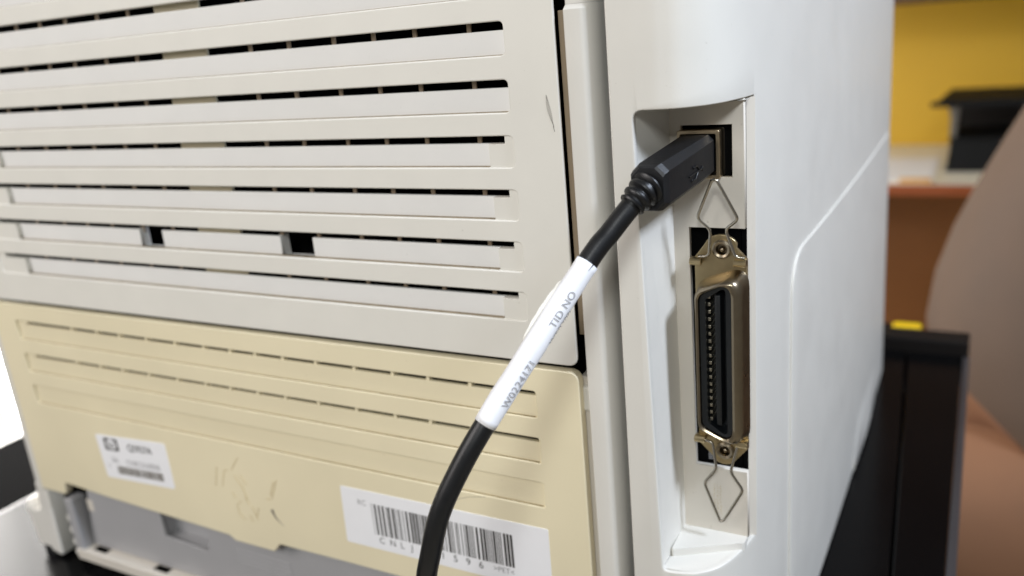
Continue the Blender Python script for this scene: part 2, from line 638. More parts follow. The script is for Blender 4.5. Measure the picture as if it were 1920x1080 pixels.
lg = rpoly(rect(4.2, 13.2, 13.6, 19.4), .9)
bm.faces.new([bm.verts.new(f1(x, z)) for x, z in lg])
lo = obj('logo', bm, M['ink'], stk1)
f1b = face((-326.4, -173.4), ux, uz, -.15)
bm = bmesh.new()
bm.faces.new([bm.verts.new(f1b(8.7 + 3.3 * math.cos(a * math.pi / 12), 16.5 + 2.55 * math.sin(a * math.pi / 12))) for a in range(24)])
obj('logo_disc', bm, M['paper'], lo)
f1c = face((-326.4, -173.4), ux, uz, -.165)
bm = text_bm('hp', 5.0, lambda x, y: f1c(5.9 + x + .22 * y, 14.9 + y), .9)
obj('logo_letters', bm, M['ink'], lo)
bm = text_bm('Q5927A', 4.4, lambda x, y: f1(19.0 + x, 14.7 + y), 1.0)
bm2 = text_bm('Q5927A', 4.4, lambda x, y: f1(19.25 + x, 14.75 + y), 1.0)
for v in bm2.verts: v.co.y -= .01
obj('lettering', merge(bm, bm2), M['ink'], stk1)
bm = merge(text_bm('SN', 3.5, lambda x, y: f1(6.2 + x, 7.8 + y)), text_bm('CNRCK60006', 3.7, lambda x, y: f1(15.6 + x, 7.6 + y), 1.0, .98))
obj('lettering', bm, M['inkpale'], stk1)
bm = text_bm('3', 2.4, lambda x, y: f1(3.0 + x, 5.0 + y))
obj('lettering', bm, M['inkpale'], stk1)
bm = bmesh.new()
x = 8.6
while x < 37.6:
    wd = rng.choice([.3, .3, .5, .62])
    quad(bm, f1, x, x + wd, 2.6, 6.4)
    x += wd + rng.choice([.16, .2, .3])
obj('barcode', bm, M['inkbrown'], stk1)

# ---- pillar between door and port column (rounded right edge falling into a groove)
prof = [(-93.8, 12), (-93.8, .5), (-93.45, .05), (-93.1, 0)] + [(-89.4 + 3.6 * math.sin(a), 6.2 - 6.2 * math.cos(a)) for a in
                                                              [i * math.pi / 2 / 8 for i in range(9)]] + [(-85.6, 12)]
bm = bmesh.new()
loft(bm, [[(x, y, z) for x, y in prof] for z in (-214, 2.0)] + [[(-89 + (x + 89) * .93, y + .9 if y < 11 else y, 3.2) for x, y in prof]])
obj('pillar', bm, M['casing'], pr, 30)
bm = bmesh.new()
loft(bm, [[(-89 + (x + 89) * .94, y + 1.0 if y < 11 else y, z) for x, y in prof] for z in (3.25, 44)])
obj('pillar', bm, M['casing'], pr, 30)
boxobj('groove_back', -87, -81.5, 11, 13, -214, 44, M['grey'], pr)

# ---- right corner casing: a thick shell bent round the corner, with the port bay cut out of it
oc = [(-82.6, 0), (-79, 0), (-74, .05), (-69, .4), (-64, 1.9), (-58.6, 6.8), (-55.0, 14.8), (-52.6, 26.0), (-50.8, 42), (-49.5, 60), (-48.1, 100),
      (-46.9, 160), (-46.1, 230), (-46, 290), (-46, 340)]
cv = catmull([(a, b, 0) for a, b in oc], 10)
cum = [0]
for a, b in zip(cv, cv[1:]): cum.append(cum[-1] + (b - a).length)


def s_at(test):
    for i, p in enumerate(cv):
        if test(p): return cum[i]


def bend(s, d):
    s = max(0, min(cum[-1] - 1e-6, s))
    lo, hi = 0, len(cum) - 1
    while hi - lo > 1:
        m = (lo + hi) // 2
        if cum[m] <= s: lo = m
        else: hi = m
    u = (s - cum[lo]) / (cum[hi] - cum[lo])

    def nrm(i):
        a = cv[max(0, i - 1)]
        b = cv[min(len(cv) - 1, i + 1)]
        t = (b - a).normalized()
        return Vector((-t.y, t.x, 0))

    p = cv[lo].lerp(cv[hi], u)
    n = nrm(lo).lerp(nrm(hi), u).normalized()
    return p + n * d


sl_t = s_at(lambda p: p.x >= -76.6)
sl_b = s_at(lambda p: p.x >= -73.7)
s_r = s_at(lambda p: p.y >= 25.6)
smax = cum[-1]
bay = rpoly([(sl_b, -156.2), (s_r, -154.6), (s_r, -23.4), (sl_t, -23.4)], [1.6, .5, .6, 2.6])
cs_out = rpoly([(0, -226), (40, -228.4), (smax, -228.4), (smax - 4, -212), (smax - 6, -160), (smax - 24, 44), (0, 44)], [.5, 3, 1, 3, 0, 1, .5])
bm = plate_bm(cs_out, [bay], 0, 2.4, .5, 2)
slices(bm, [c for c in cum[1:-1] if c < s_at(lambda p: p.y >= 60)] + [s_at(lambda p: p.y >= 60) + 14 * i for i in range(0, 21)])
for zc in (-222, -216, -210, -204, -198): bmesh.ops.bisect_plane(bm, geom=bm.verts[:] + bm.edges[:] + bm.faces[:], plane_co=(0, 0, zc), plane_no=(0, 0, 1))
for v in bm.verts:
    s, d, z = v.co
    q = bend(s, d)
    v.co = Vector((q.x, q.y, z))
cas = obj('corner_casing', bm, M['casing'], pr, 28, normals=False)

# ---- raised lower side cover with hand grip
s60 = s_at(lambda p: p.y >= 58)
sg0, sg1 = s_at(lambda p: p.y >= 205), s_at(lambda p: p.y >= 292)
so = rpoly([(s60, -228), (smax - 5, -228), (smax - 7, -212), (smax - 12, -160), (smax - 20, -76.5), (s60, -76.5)], [.3, .3, 2, 0, 3, 16], 8)
bm = plate_bm(so, [], -.75, .5, .3, 2)
slices(bm, [s60 + 9 * i for i in range(1, 32)])
for i in range(16):
    bmesh.ops.bisect_plane(bm, geom=bm.verts[:] + bm.edges[:] + bm.faces[:], plane_co=(0, 0, -227 + 2.2 * i), plane_no=(0, 0, 1))
for v in bm.verts:
    s, d, z = v.co
    q = bend(s, d)
    ztop = -203 + 18 * max(0., 1 - (s - sg0) / 10.) if s < sg0 + 10 else -203.
    v.co = Vector((q.x, q.y, z))
obj('side_cover', bm, M['casing'], pr, 28, normals=False)
# grip scoop: a bowl rim standing just proud of the cover
bm = bmesh.new()
secs = []
for i in range(13):
    u = i / 12
    yy = 203 + 88 * u
    zt = -229 + 26 * math.sin(math.pi * min(1, .12 + .88 * u)) ** .5 if u < .5 else -203 - 0 * u
    zt = -203 - 14 * (1 - min(1, u / .25)) ** 2 * 1.0
    b0 = -46.0 + .95 + .12
    secs.append([(b0 - .6, yy, -228), (b0 + .9 * math.sin(math.pi * u) + .15, yy, -226), (b0 + .5 * math.sin(math.pi * u) + .1, yy, zt - 6), (b0 - .6, yy, zt)])
loft(bm, secs)
obj('hand_grip', bm, M['casing'], pr, 35)

# ---- port bay liner: left wall, ceiling and floor of the recess
bm = bmesh.new()


def quadv(bm, *pts):
    bm.faces.new([bm.verts.new(Vector(p)) for p in pts])


quadv(bm, (-76.75, 1.2, -22.6), (-73.9, 20.8, -23.2), (-72.9, 20.8, -152.9), (-73.75, 1.4, -155.8))
obj('bay_wall', bm, M['casing'], pr)
inner = [bend(sl_t + (s_r - sl_t) * i / 20, 1.4) for i in range(21)]
bm = bmesh.new()
bm.faces.new([bm.verts.new((p.x, p.y, -23.15 - .03 * max(0, p.y))) for p in inner] + [bm.verts.new((-53.2, 21, -23.9)), bm.verts.new((-74.2, 21, -23.9))])
obj('bay_ceiling', bm, M['casing'], pr)
innerb = [bend(sl_b - 1 + (s_r - sl_b + 1) * i / 20, 1.0) for i in range(21)]
bm = bmesh.new()
bm.faces.new([bm.verts.new((p.x, p.y, -155.9 + .05 * p.y)) for p in innerb] + [bm.verts.new((-53.0, 27, -154.4)), bm.verts.new((-74.5, 27, -154.4))])
obj('bay_floor', bm, M['casing'], pr)
sh = [(-73.2, 7.2), (-72.6, 6.8), (-54.6, 16.6), (-53.9, 17.4), (-53.9, 21), (-73.3, 21)]
bm = bmesh.new()
loft(bm, [[(x, y, z) for x, y in sh] for z in (-156, -153.2)] + [[(-64 + (x + 64) * .985, 14 + (y - 14) * .97, -152.9) for x, y in sh]])
obj('bay_shelf', bm, M['casing'], pr)
# right return of the bay: thin cream edge facing the viewer
bm = bmesh.new()
quadv(bm, (-54.25, 23.9, -23.6), (-52.3, 25.4, -23.6), (-52.3, 25.4, -154.9), (-54.25, 23.9, -154.9))
obj('bay_return', bm, M['panel'], pr)

# ---- port panel
PY = 20.5
usb = rect(-70.9, -57.2, -43.9, -30.05)
cutout = rect(-69.2, -52.6, -131.2, -57.9)
# right side of the cut runs out of the panel edge
po = [(-74.2, -153.2), (-53.75, -153.2), (-53.75, -131.2), (-69.1, -131.2), (-69.3, -57.9), (-53.9, -57.9), (-54.0, -23.2), (-74.2, -23.2)]
panel = obj('port_panel', plate_bm(po, [usb], PY, PY + 2.0, .2, 1), M['panel'], pr, normals=False)
boxobj('panel_backing', -72, -55.5, PY + 12, PY + 14, -140, -25, M['black'], pr)
boxobj('panel_backing', -55.6, -54.3, 23.9, PY + 14, -154, -24, M['black'], pr)
boxobj('panel_backing', -73.6, -72.2, PY + 2.1, PY + 14, -140, -25, M['black'], pr)
bm = bmesh.new()
for i in range(26):
    u = i / 25
    for q in range(3):
        a = (-63.6 + q * .9 + random.uniform(-.2, .2), PY - .01, -137 - 9.5 * u + random.uniform(-.3, .3))
        tube(bm, [a, (a[0] + random.uniform(-.2, .2), a[1], a[2] - .35)], .05, 4)
obj('pressed_date_marks', bm, M['emboss'], panel)

# ---- USB socket
us = bpy.data.objects.new('usb_socket', None)
us.parent = pr
us.location = Vector((-65.6, 21, -37.6)) * S - worldpos(pr)
col.objects.link(us)
obj('socket_shell', plate_bm(rpoly(rect(-71.4, -60.0, -44.0, -31.2), .6), [rpoly(rect(-70.5, -61.0, -43.0, -32.2), .4)], 18.6, 31, .15, 1), M['socket'], us)
boxobj('socket_core', -70.2, -61.2, 24, 31, -42.6, -32.6, M['dark'], us)

# ---- parallel port (36 contacts wide connector)
pp = bpy.data.objects.new('parallel_port', None)
pp.parent = pr
pp.location = Vector((-59.5, 19, -94)) * S - worldpos(pr)
col.objects.link(pp)
CZ = -94.6


def dee(xl, xr, hs, hl, r, y, n=6):
    """D outline: short side at xl (half height hs), long side at xr (half height hl)"""
    return [(x, y, z) for x, z in rpoly([(xl, CZ - hs), (xr, CZ - hl), (xr, CZ + hl), (xl, CZ + hs)], r, n)]


bm = bmesh.new()
loft(bm, [dee(-67.0, -52.6, 21.6, 27.2, 4.2, 19.4), dee(-66.8, -52.8, 21.4, 26.8, 4.2, 18.6), dee(-66.4, -53.3, 21.0, 26.2, 4.0, 15.5), dee(-66.2, -53.7, 20.8, 25.8, 3.8, 13.6),
          dee(-65.9, -54.4, 20.5, 25.2, 3.4, 12.6), dee(-65.5, -55.2, 20.2, 24.6, 3.2, 12.3), dee(-65.0, -55.9, 19.8, 24.0, 3.0, 12.6), dee(-64.8, -56.1, 19.6, 23.8, 3.0, 14.5),
          dee(-64.8, -56.1, 19.6, 23.8, 3.0, 19.0)], cap=False)
obj('shell', bm, M['nickel'], pp, 40)
bm = bmesh.new()
loft(bm, [dee(-64.75, -56.15, 19.5, 23.7, 2.8, 13.4), dee(-63.2, -57.6, 18.4, 22.4, 1.2, 13.6), dee(-63.0, -57.8, 18.3, 22.2, 1.2, 21), dee(-64.7, -56.2, 19.4, 23.6, 2.8, 21)], cap=False)
bm.faces.new([bm.verts.new(p) for p in dee(-64.7, -56.2, 19.4, 23.6, 2.8, 18.9)])
box(bm, -60.9, -59.3, 14.4, 18.8, CZ - 19.5, CZ + 19.5, .3)
obj('insulator', bm, M['dark'], pp, 30)
cme = None
for i in range(18):
    z = CZ + 18.35 - i * 2.159 + 1.3 - 1.0
    if cme is None:
        bm = bmesh.new()
        box(bm, -.42, .42, -.5, 4, -.52, .52, .15)
        cme = bpy.data.meshes.new('contact')
        bm.to_mesh(cme)
        bm.free()
        cme.transform(Matrix.Scale(S, 4))
        cme.materials.append(M['contact'])
    o = bpy.data.objects.new('contact', cme)
    o.parent = pp
    o.location = Vector((-62.6, 15.6, z)) * S - worldpos(pp)
    col.objects.link(o)
# flange with rounded ears and a screw eye at each end
FL = 19.4
ears = [(-67.6, CZ - 28.2), (-63.2, CZ - 32.6)] + [(-60.2 + 4.1 * math.cos(a), CZ - 30.4 + 4.1 * math.sin(a)) for a in [math.radians(d) for d in range(215, 330, 16)]] + \
       [(-53.2, CZ - 28.2), (-53.2, CZ + 28.6), (-56.0, CZ + 31.6)] + [(-60.2 + 4.6 * math.cos(a), CZ + 31.6 + 3.6 * math.sin(a)) for a in [math.radians(d) for d in range(20, 165, 16)]] + \
       [(-67.6, CZ + 28.6)]
circ = lambda cx, cz, r, n=16: [(cx + r * math.cos(2 * math.pi * i / n), cz + r * math.sin(2 * math.pi * i / n)) for i in range(n)]
obj('flange', plate_bm(ears, [circ(-59.9, CZ + 31.2, 1.75), circ(-59.9, CZ - 29.8, 1.75)], FL, FL + 1.2, .2, 1), M['gold'], pp)
for zz in (CZ + 31.2, CZ - 29.8):
    bm = bmesh.new()
    sec = []
    for r, y in ((1.7, FL + .9), (2.75, FL - .05), (2.7, FL - .55), (2.2, FL - .95), (1.6, FL - .7), (1.45, FL + .4), (1.4, FL + 1.4)):
        sec.append([(x, y, z) for x, z in circ(-59.9, zz, r, 20)])
    loft(bm, sec, cap=False)
    bm.faces.new([bm.verts.new((x, FL + 1.3, z)) for x, z in circ(-59.9, zz, 1.5, 12)])
    obj('screw_eye', bm, M['nickel'], pp, 35)
    bm = bmesh.new()
    bmesh.ops.create_uvsphere(bm, u_segments=12, v_segments=8, radius=.85)
    for v in bm.verts: v.co = Vector((-60.1 + v.co.x, FL + .8 + v.co.y, zz - .4 + v.co.z))
    obj('screw_tip', bm, M['nickel'], pp, 80)
    sg = 1 if zz > CZ else -1
    for a, b in ((-68.4, -65.3), (-56.3, -53.0)):
        bm = bmesh.new()
        zc = zz - 3.4 * sg
        tube(bm, [(a, FL - 1.6, zc), (b, FL - 1.6, zc)], 1.05, 10)
        box(bm, a, b, FL - 1.6, FL + .4, zc - .6, zc + .9, .1)
        obj('hinge_lug', bm, M['gold'], pp, 35)


def wireclip(pts, name='bail_clip'):
    bm = bmesh.new()
    pts = [Vector(p) for p in pts]
    sm = []
    for i, p in enumerate(pts):                 # round the bends
        if i in (0, len(pts) - 1):
            sm.append(p)
            continue
        a, b = pts[i - 1] - p, pts[i + 1] - p
        t = min(1.3, a.length * .4, b.length * .4)
        p0, p1 = p + a.normalized() * t, p + b.normalized() * t
        for k in range(6):
            u = k / 5
            sm.append(p0 * (1 - u) ** 2 + p * 2 * u * (1 - u) + p1 * u * u)
    tube(bm, sm, .42, 10)
    return obj(name, bm, M['wire'], pp, 60)


wireclip([(-66.0, 17.6, -65.3), (-63.0, 17.4, -65.0), (-62.2, 16.6, -57.4), (-65.4, 15.2, -53.9), (-60.6, 13.2, -43.2), (-59.4, 13.2, -43.2), (-54.3, 14.8, -53.9), (-58.2, 16.6, -57.2), (-55.8, 17.4, -64.9), (-53.4, 17.6, -65.2)])
wireclip([(-66.0, 17.6, -121.0), (-63.0, 17.4, -121.2), (-61.9, 16.8, -129.6), (-65.6, 16.6, -134.7), (-61.0, 16.4, -146.6), (-60.0, 16.4, -146.4), (-54.2, 16.8, -135.2), (-57.8, 16.8, -129.8), (-55.6, 17.4, -120.6), (-53.4, 17.6, -120.6)])
boxobj('bracket', -66.5, -64.5, 24, 30, -131, -127, M['grey'], pp, .3)

# ---- lower back: duplex tray, side leg
ty = 6.0
tray = bpy.data.objects.new('paper_path_tray', None)
tray.parent = pr
tray.location = Vector((-230, 6, -205)) * S - worldpos(pr)
col.objects.link(tray)
tout = [(-360.5, -219.4), (-105, -219.4), (-105, -189.6), (-276.8, -189.8), (-279.6, -204.2), (-306.4, -202.6), (-306.9, -189.2), (-355.6, -189.2)]
obj('tray_panel', plate_bm(tout, [], ty, ty + 2, .3, 1), M['grey'], tray)
bm = bmesh.new()
box(bm, -308.6, -307.0, ty + 2.05, 13.0, -203.8, -185)
box(bm, -312, -262, ty + 2.05, 13.0, -207, -204)
box(bm, -332, -262, 13.1, 13.8, -207, -183)
obj('notch_pocket', bm, M['grey'], tray)
boxobj('tray_slot', -357.6, -353.4, ty - .05, ty + .4, -200.5, -194.5, M['panel'], tray)
bm = bmesh.new()
for i in range(4):
    box(bm, -262, -232, ty - .22, ty + .2, -199.2 - 2.1 * i, -198.0 - 2.1 * i, .15)
obj('grip_ridges', bm, M['grey'], tray)
# upper hidden edge: dark gap with small tabs
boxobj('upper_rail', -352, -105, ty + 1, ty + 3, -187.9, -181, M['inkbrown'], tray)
for x in (-341, -330.5, -259.5, -196.5):
    boxobj('rail_tab', x - 1.2, x + 1.2, ty - .3, ty + 1.2, -189.6, -184, M['grey'], tray, .3)
boxobj('tray_end', -366.2, -360.6, .6, ty + 2, -224.6, -193.0, M['grey'], tray, .6)
bm = bmesh.new()
for z in (-203.5, -210, -216.5, -222):
    loft(bm, [[(-366.0 - 2.0 * math.cos(a), y, z + 1.9 * math.sin(a)) for a in [math.radians(d) for d in range(-90, 91, 30)]] for y in (.8, ty)])
obj('rack_teeth', bm, M['casing'], tray, 40)
boxobj('tray_ledge', -366, -105, .2, ty + 1.5, -225.2, -219.5, M['panel'], tray, .5)
for x in (-352, -310.5, -281.0, -243):
    boxobj('ledge_slot', x - 4.5, x + 4.5, 2.4, ty - .2, -219.6, -219.38, M['black'], tray)
boxobj('base_plate', -372, -60, 8.2, 320, -226.5, -221, M['black'], pr)

# left edge of the casing and its leg
bm = bmesh.new()
loft(bm, [[(-380.0, .6, z), (-384.6, .6, z), (-386.6, 1.8, z), (-387.4, 4, z), (-387.4, 338, z), (-380, 338, z)] for z in (-191, 44)])
obj('left_casing', bm, M['casing'], pr, 30)
bm = plate_bm(rpoly([(-397.5, -224.9), (-381.6, -228.2), (-379.9, -227), (-379.9, -188.8), (-387.4, -188.8), (-389.0, -204), (-399.5, -206)], [1.5, 1, .4, 0, 0, 2, 3]), [], 1.2, 15, .9, 2)
obj('leg', bm, M['casing'], pr)
bm = bmesh.new()
bmesh.ops.create_uvsphere(bm, u_segments=20, v_segments=12, radius=1)
for v in bm.verts: v.co = Vector((-398.5 + v.co.x * 6, 7 + v.co.y * 6, -206.5 + v.co.z * 5.5))
obj('leg_bump', bm, M['casing'], pr, 80)
for x, y in ((-391, 8), (-66, 40), (-66, 300), (-380, 300)):
    bm = bmesh.new()
    r = bmesh.ops.create_cone(bm, cap_ends=True, segments=24, radius1=7.5, radius2=7.5, depth=5.0)
    for v in bm.verts: v.co = Vector((x + v.co.x, y + v.co.y, -227.0 + v.co.z))
    obj('rubber_foot', bm, M['rubber'], pr, 40)

# ================================================================== USB CABLE
cb = thing('usb_cable', (-69, -8, -41), 'black printer cable plugged into the upper port, wrapped in a white paper label', 'cable')


def oct_section(c, w, h, ch, y, tl=1.0):
    x, z = c
    a, b = w / 2, h / 2
    return [(x - a + ch * tl, y, z + b), (x + a - ch, y, z + b), (x + a, y, z + b - ch), (x + a, y, z - b + ch), (x + a - ch, y, z - b), (x - a + ch * tl, y, z - b),
            (x - a, y, z - b + ch * tl), (x - a, y, z + b - ch * tl)]


bm = bmesh.new()
C0, C1 = Vector((-66.2, -37.7)), Vector((-70.2, -41.2))
secs = []
for u, w_, h_, ch_ in ((0, 9.6, 10.7, 1.3), (.03, 9.9, 11.0, 1.5), (.93, 9.3, 11.6, 1.9), (.985, 8.7, 11.0, 2.0), (1.0, 8.0, 10.2, 2.1)):
    c = C0.lerp(C1, u)
    secs.append(oct_section(c, w_, h_, ch_, 18.4 - 27.2 * u))
loft(bm, secs)
plug = obj('plug', bm, M['plug'], cb)
# raised trident symbol on the plug's right side
bm = bmesh.new()


def pside(u, z):
    c = C0.lerp(C1, u)
    return Vector((c.x + 5.02, 18.4 - 27.2 * u, c.y + z))


tube(bm, [pside(.30, -1.0), pside(.56, -1.0)], .22, 6)
tube(bm, [pside(.34, -1.0), pside(.40, .6), pside(.45, .6)], .2, 6)
tube(bm, [pside(.38, -1.0), pside(.43, -2.4), pside(.49, -2.4)], .2, 6)
for u, z, r in ((.28, -1.0, .7), (.46, .6, .45), (.50, -2.4, .45)):
    p = pside(u, z)
    q = bmesh.ops.create_uvsphere(bm, u_segments=10, v_segments=6, radius=r)
    for v in q['verts']: v.co = Vector((p.x + v.co.x * .4, p.y + v.co.y, p.z + v.co.z))
obj('usb_symbol', bm, M['rubber'], plug, 60)
path = catmull([(-69.6, -6.5, -40.4), (-71.2, -10.2, -42.0), (-73.9, -14.0, -45.6), (-77.0, -18.0, -50.2), (-80.0, -22.2, -54.6), (-89.0, -35.9, -71.6), (-98.3, -48.6, -89.3),
                (-103.4, -53.9, -99.4), (-107.9, -57.7, -109.9), (-111.3, -59.2, -121.5), (-113.8, -59.0, -130), (-117, -56.5, -146), (-122, -50, -172), (-129, -42, -200), (-142, -36, -219), (-165, -34, -226.8),
                (-230, -38, -226.9), (-300, -48, -226.9), (-352, -70, -228), (-376, -88, -250), (-384, -96, -330), (-386, -98, -520)], 8)
bm = bmesh.new()
tube(bm, path[3:], 2.62, 20)
obj('cord', bm, M['rubber'], cb, 60)
# strain relief rings
bm = bmesh.new()
nseg = 17
prof_r = [4.5, 4.5, 4.2, 3.3, 3.3, 4.1, 4.2, 4.0, 3.2, 3.2, 3.8, 3.9, 3.7, 3.1, 3.1, 3.5, 3.3]
pth = catmull([path[i] for i in range(4, 17, 3)], 5)
tube(bm, pth[:nseg], lambda u: prof_r[min(nseg - 1, int(round(u * (nseg - 1))))], 22)
obj('strain_relief', bm, M['rubber'], cb, 35)


# frames along the cable for the label
def frame(k):
    i = int(k)
    u = k - i
    p = path[i].lerp(path[i + 1], u)
    t = (path[min(i + 2, len(path) - 1)] - path[max(0, i - 1)]).normalized()
    cam_dir = (Vector((0, -203, 0)) - p)
    n = (cam_dir - t * cam_dir.dot(t)).normalized()          # points out of the cable towards where the label reads
    b = t.cross(n)
    return p, t, n, b


def near(px):                      # index along path closest to a point
    return min(range(len(path)), key=lambda i: (path[i] - Vector(px)).length)


k0, k1 = near((-80.4, -22.8, -55.4)), near((-97.9, -48.0, -88.5))
LR = 2.86


def wrap(sv, ang, r):
    """sv: 0 at the upper end .. 1 lower end"""
    k = k0 + (k1 - k0) * sv
    p, t, n, b = frame(k)
    return p + (n * math.cos(ang) + b * math.sin(ang)) * r


bm = bmesh.new()
secs = []
NA = 28
for i in range(25):
    u = i / 24
    wob = lambda a: .05 * math.sin(7 * u * 3 + a * 2) + .04 * math.sin(3 * a + 11 * u)
    secs.append([wrap(u, 2 * math.pi * j / NA, LR + wob(2 * math.pi * j / NA)) for j in range(NA)])
loft(bm, secs, cap=False)
lab = obj('paper_label', bm, M['paper'], cb, 60)
lab.data.materials[0] = M['paper']
mod = lab.modifiers.new('thickness', 'SOLIDIFY')
mod.thickness = .12 * S
# which way is left in the picture: angle side for the flap
pq, tq, nq, bq = frame((k0 + k1) / 2)
leftsign = 1 if bq.x < 0 else -1
bm = bmesh.new()
rows_ = []
for i in range(15):
    u = .16 + .36 * i / 14
    bul = math.sin(math.pi * i / 14) ** .6
    rows_.append([wrap(u, leftsign * (math.radians(78)), LR + .05), wrap(u, leftsign * math.radians(88), LR + .1 + .75 * bul + .08 * math.sin(i * 2.1)), wrap(u, leftsign * math.radians(97), LR + .1 + .7 * bul),
                  wrap(u, leftsign * math.radians(120), LR + .05)])
for A, B in zip(rows_, rows_[1:]):
    for j in range(3):
        quadv(bm, A[j], A[j + 1], B[j + 1], B[j])
obj('label_flap', bm, M['tape'], lab)
llen = sum((path[i + 1] - path[i]).length for i in range(k0, k1))


def lettering(s, size, start_u, angdeg, m, sp=1.05):
    # reads upwards along the cable, tops of the letters to the left
    def fn(x, y):
        u = start_u - x / llen
        a = leftsign * (math.radians(angdeg) + (y / LR))
        return wrap(u, a, LR + .20)

    bm = text_bm(s, size, fn, sp, 1.0, 1)
    return obj('lettering', bm, m, lab)


lettering('W0224171', 2.65, .85, -56, M['inkfaint'])
lettering('TID NO', 2.5, .385, -40, M['inkfaint'])
lettering('WS0200', 2.4, .46, -92, M['inkpale'])
# slit at the upper end of the label
bm = bmesh.new()
tube(bm, [wrap(.0, leftsign * math.radians(-30), LR + .08), wrap(.05, leftsign * math.radians(-26), LR + .1)], lambda u: .13 * (1 - u) + .02, 5)
obj('slit', bm, M['ink'], lab)

# ================================================================== BACKGROUND RIGHT: desk against the yellow wall
dk = thing('desk', (200, 1380, -980), 'white topped desk with reddish brown wooden edge against the yellow wall', 'desk')
boxobj('desk_top', -700, 900, 1204, 1566, -300, -285, M['desk'], dk, 1)
boxobj('edge_band', -700, 900, 1196, 1203.8, -302, -286, M['deskedge'], dk, 1)
boxobj('back_panel', -700, 900, 1480, 1500, -960, -301, M['wood'], dk)
boxobj('side_panel', -700, -682, 1210, 1478, -960, -301, M['wood'], dk)
boxobj('side_panel', 882, 900, 1210, 1478, -960, -301, M['wood'], dk)
oh = thing('wall_cabinet', (100, 1440, -27), 'brown wooden wall cabinet above the yellow wall', 'cabinet')  # upper part is unseen, added to darken the reflection in the table
boxobj('carcass', -700, 900, 1330, 1566, -27, 900, M['shadewood'], oh, 1)
for i in range(4): boxobj('door', -698 + 400 * i, -302 + 400 * i, 1310, 1329.5, -24, 898, M['shadewood'], oh, 2)  # fronts of the added upper part

rs = thing('monitor_riser', (150, 1320, -285), 'black raised stand on grey legs on the white desk', 'stand')
bm = bmesh.new()
loft(bm, [[(x0, 1300, -184), (x0, 1300, -176), (x0 + 10, 1302, -175), (x0 + 24, 1480, -175), (x0 + 24, 1480, -184)] for x0 in (-73,)] +
     [[(520, 1300, -184), (520, 1300, -176), (520, 1302, -175), (520, 1480, -175), (520, 1480, -184)]])
obj('riser_top', bm, M['blackgoods'], rs)
for x, y in ((-38, 1330), (470, 1330)):
    bm = bmesh.new()
    loft(bm, [[(x - w_ - 2, y - 12, z), (x + w_ - 2, y - 12, z), (x + w_ - 2, y + 60, z), (x - w_ - 2, y + 60, z)] for z, w_ in ((-184.2, 9), (-200, 5), (-230, 4.5), (-284.8, 5))])
    obj('leg', bm, M['steel'], rs)
boxobj('back_panel', -44, 500, 1474, 1480, -284.5, -184.3, M['lip'], rs)
bx_ = thing('black_box', (120, 1340, -285), 'black box standing under the raised stand on the desk', 'box')
bm = bmesh.new()
loft(bm, [[(-48, 1296, -284.6), (320, 1296, -284.6), (320, 1440, -284.6), (-48, 1440, -284.6)], [(-41, 1300, -238), (316, 1300, -238), (316, 1436, -238), (-41, 1436, -238)]])
obj('case', bm, M['blackgoods'], bx_)
boxobj('lid', -44, 320, 1298, 1440, -237.8, -233, M['blackgoods'], bx_, 1)
pa = boxobj('paper_sheet', -330, -60, 1216, 1420, -284.9, -283.6, M['paper'])
tag(pa, 'white paper sheets lying on the desk left of the black box', 'paper')
pw = boxobj('wooden_ruler', -106, -62, 1205, 1213, -284.8, -278, M['tan'], None, .6)
tag(pw, 'short brown wooden strip at the front edge of the desk', 'ruler')

# small black case with a yellow band behind the table
cs = thing('tool_case', (-40, 470, -980), 'black case with a yellow handle just behind the black table', 'case')
boxobj('case_body', -140, -26, 438, 462, -979.5, -249, M['blackgoods'], cs, 3)
boxobj('handle', -48, -29, 434, 444, -248.6, -233.5, M['yellow'], cs, 1.6)
boxobj('lid', -140, -50, 436, 456, -248.8, -239.5, M['blackgoods'], cs, 1.5)

# ================================================================== PERSON seated on the right
ps = thing('person', (160, 640, -540), 'person seated beside the printer table in a taupe top and tan trousers', 'person')


def skinmesh(name, V, E, R, root, mats, matfn, sub=2):
    me = bpy.data.meshes.new(name)
    me.from_pydata([tuple(Vector(v) * S) for v in V], E, [])
    o = bpy.data.objects.new(name, me)
    col.objects.link(o)
    sk = o.modifiers.new('skin', 'SKIN')
    sk.use_smooth_shade = True
    for i, r in enumerate(R):
        d = me.skin_vertices[0].data[i]
        d.radius = (r[0] * S, r[1] * S) if isinstance(r, tuple) else (r * S, r * S)
        d.use_root = (i == root)
    ss = o.modifiers.new('sub', 'SUBSURF')
    ss.levels = ss.render_levels = sub
    dg = bpy.context.evaluated_depsgraph_get()
    dg.update()
    m2 = bpy.data.meshes.new_from_object(o.evaluated_get(dg))
    bpy.data.objects.remove(o)
    m2.transform(Matrix.Scale(1 / S, 4))
    o2 = link(name, m2, None, ps)
    for m in mats: m2.materials.append(m)
    off = worldpos(ps) / S
    for p in m2.polygons:
        p.material_index = matfn(p.center / S + off)
        p.use_smooth = True
    return o2


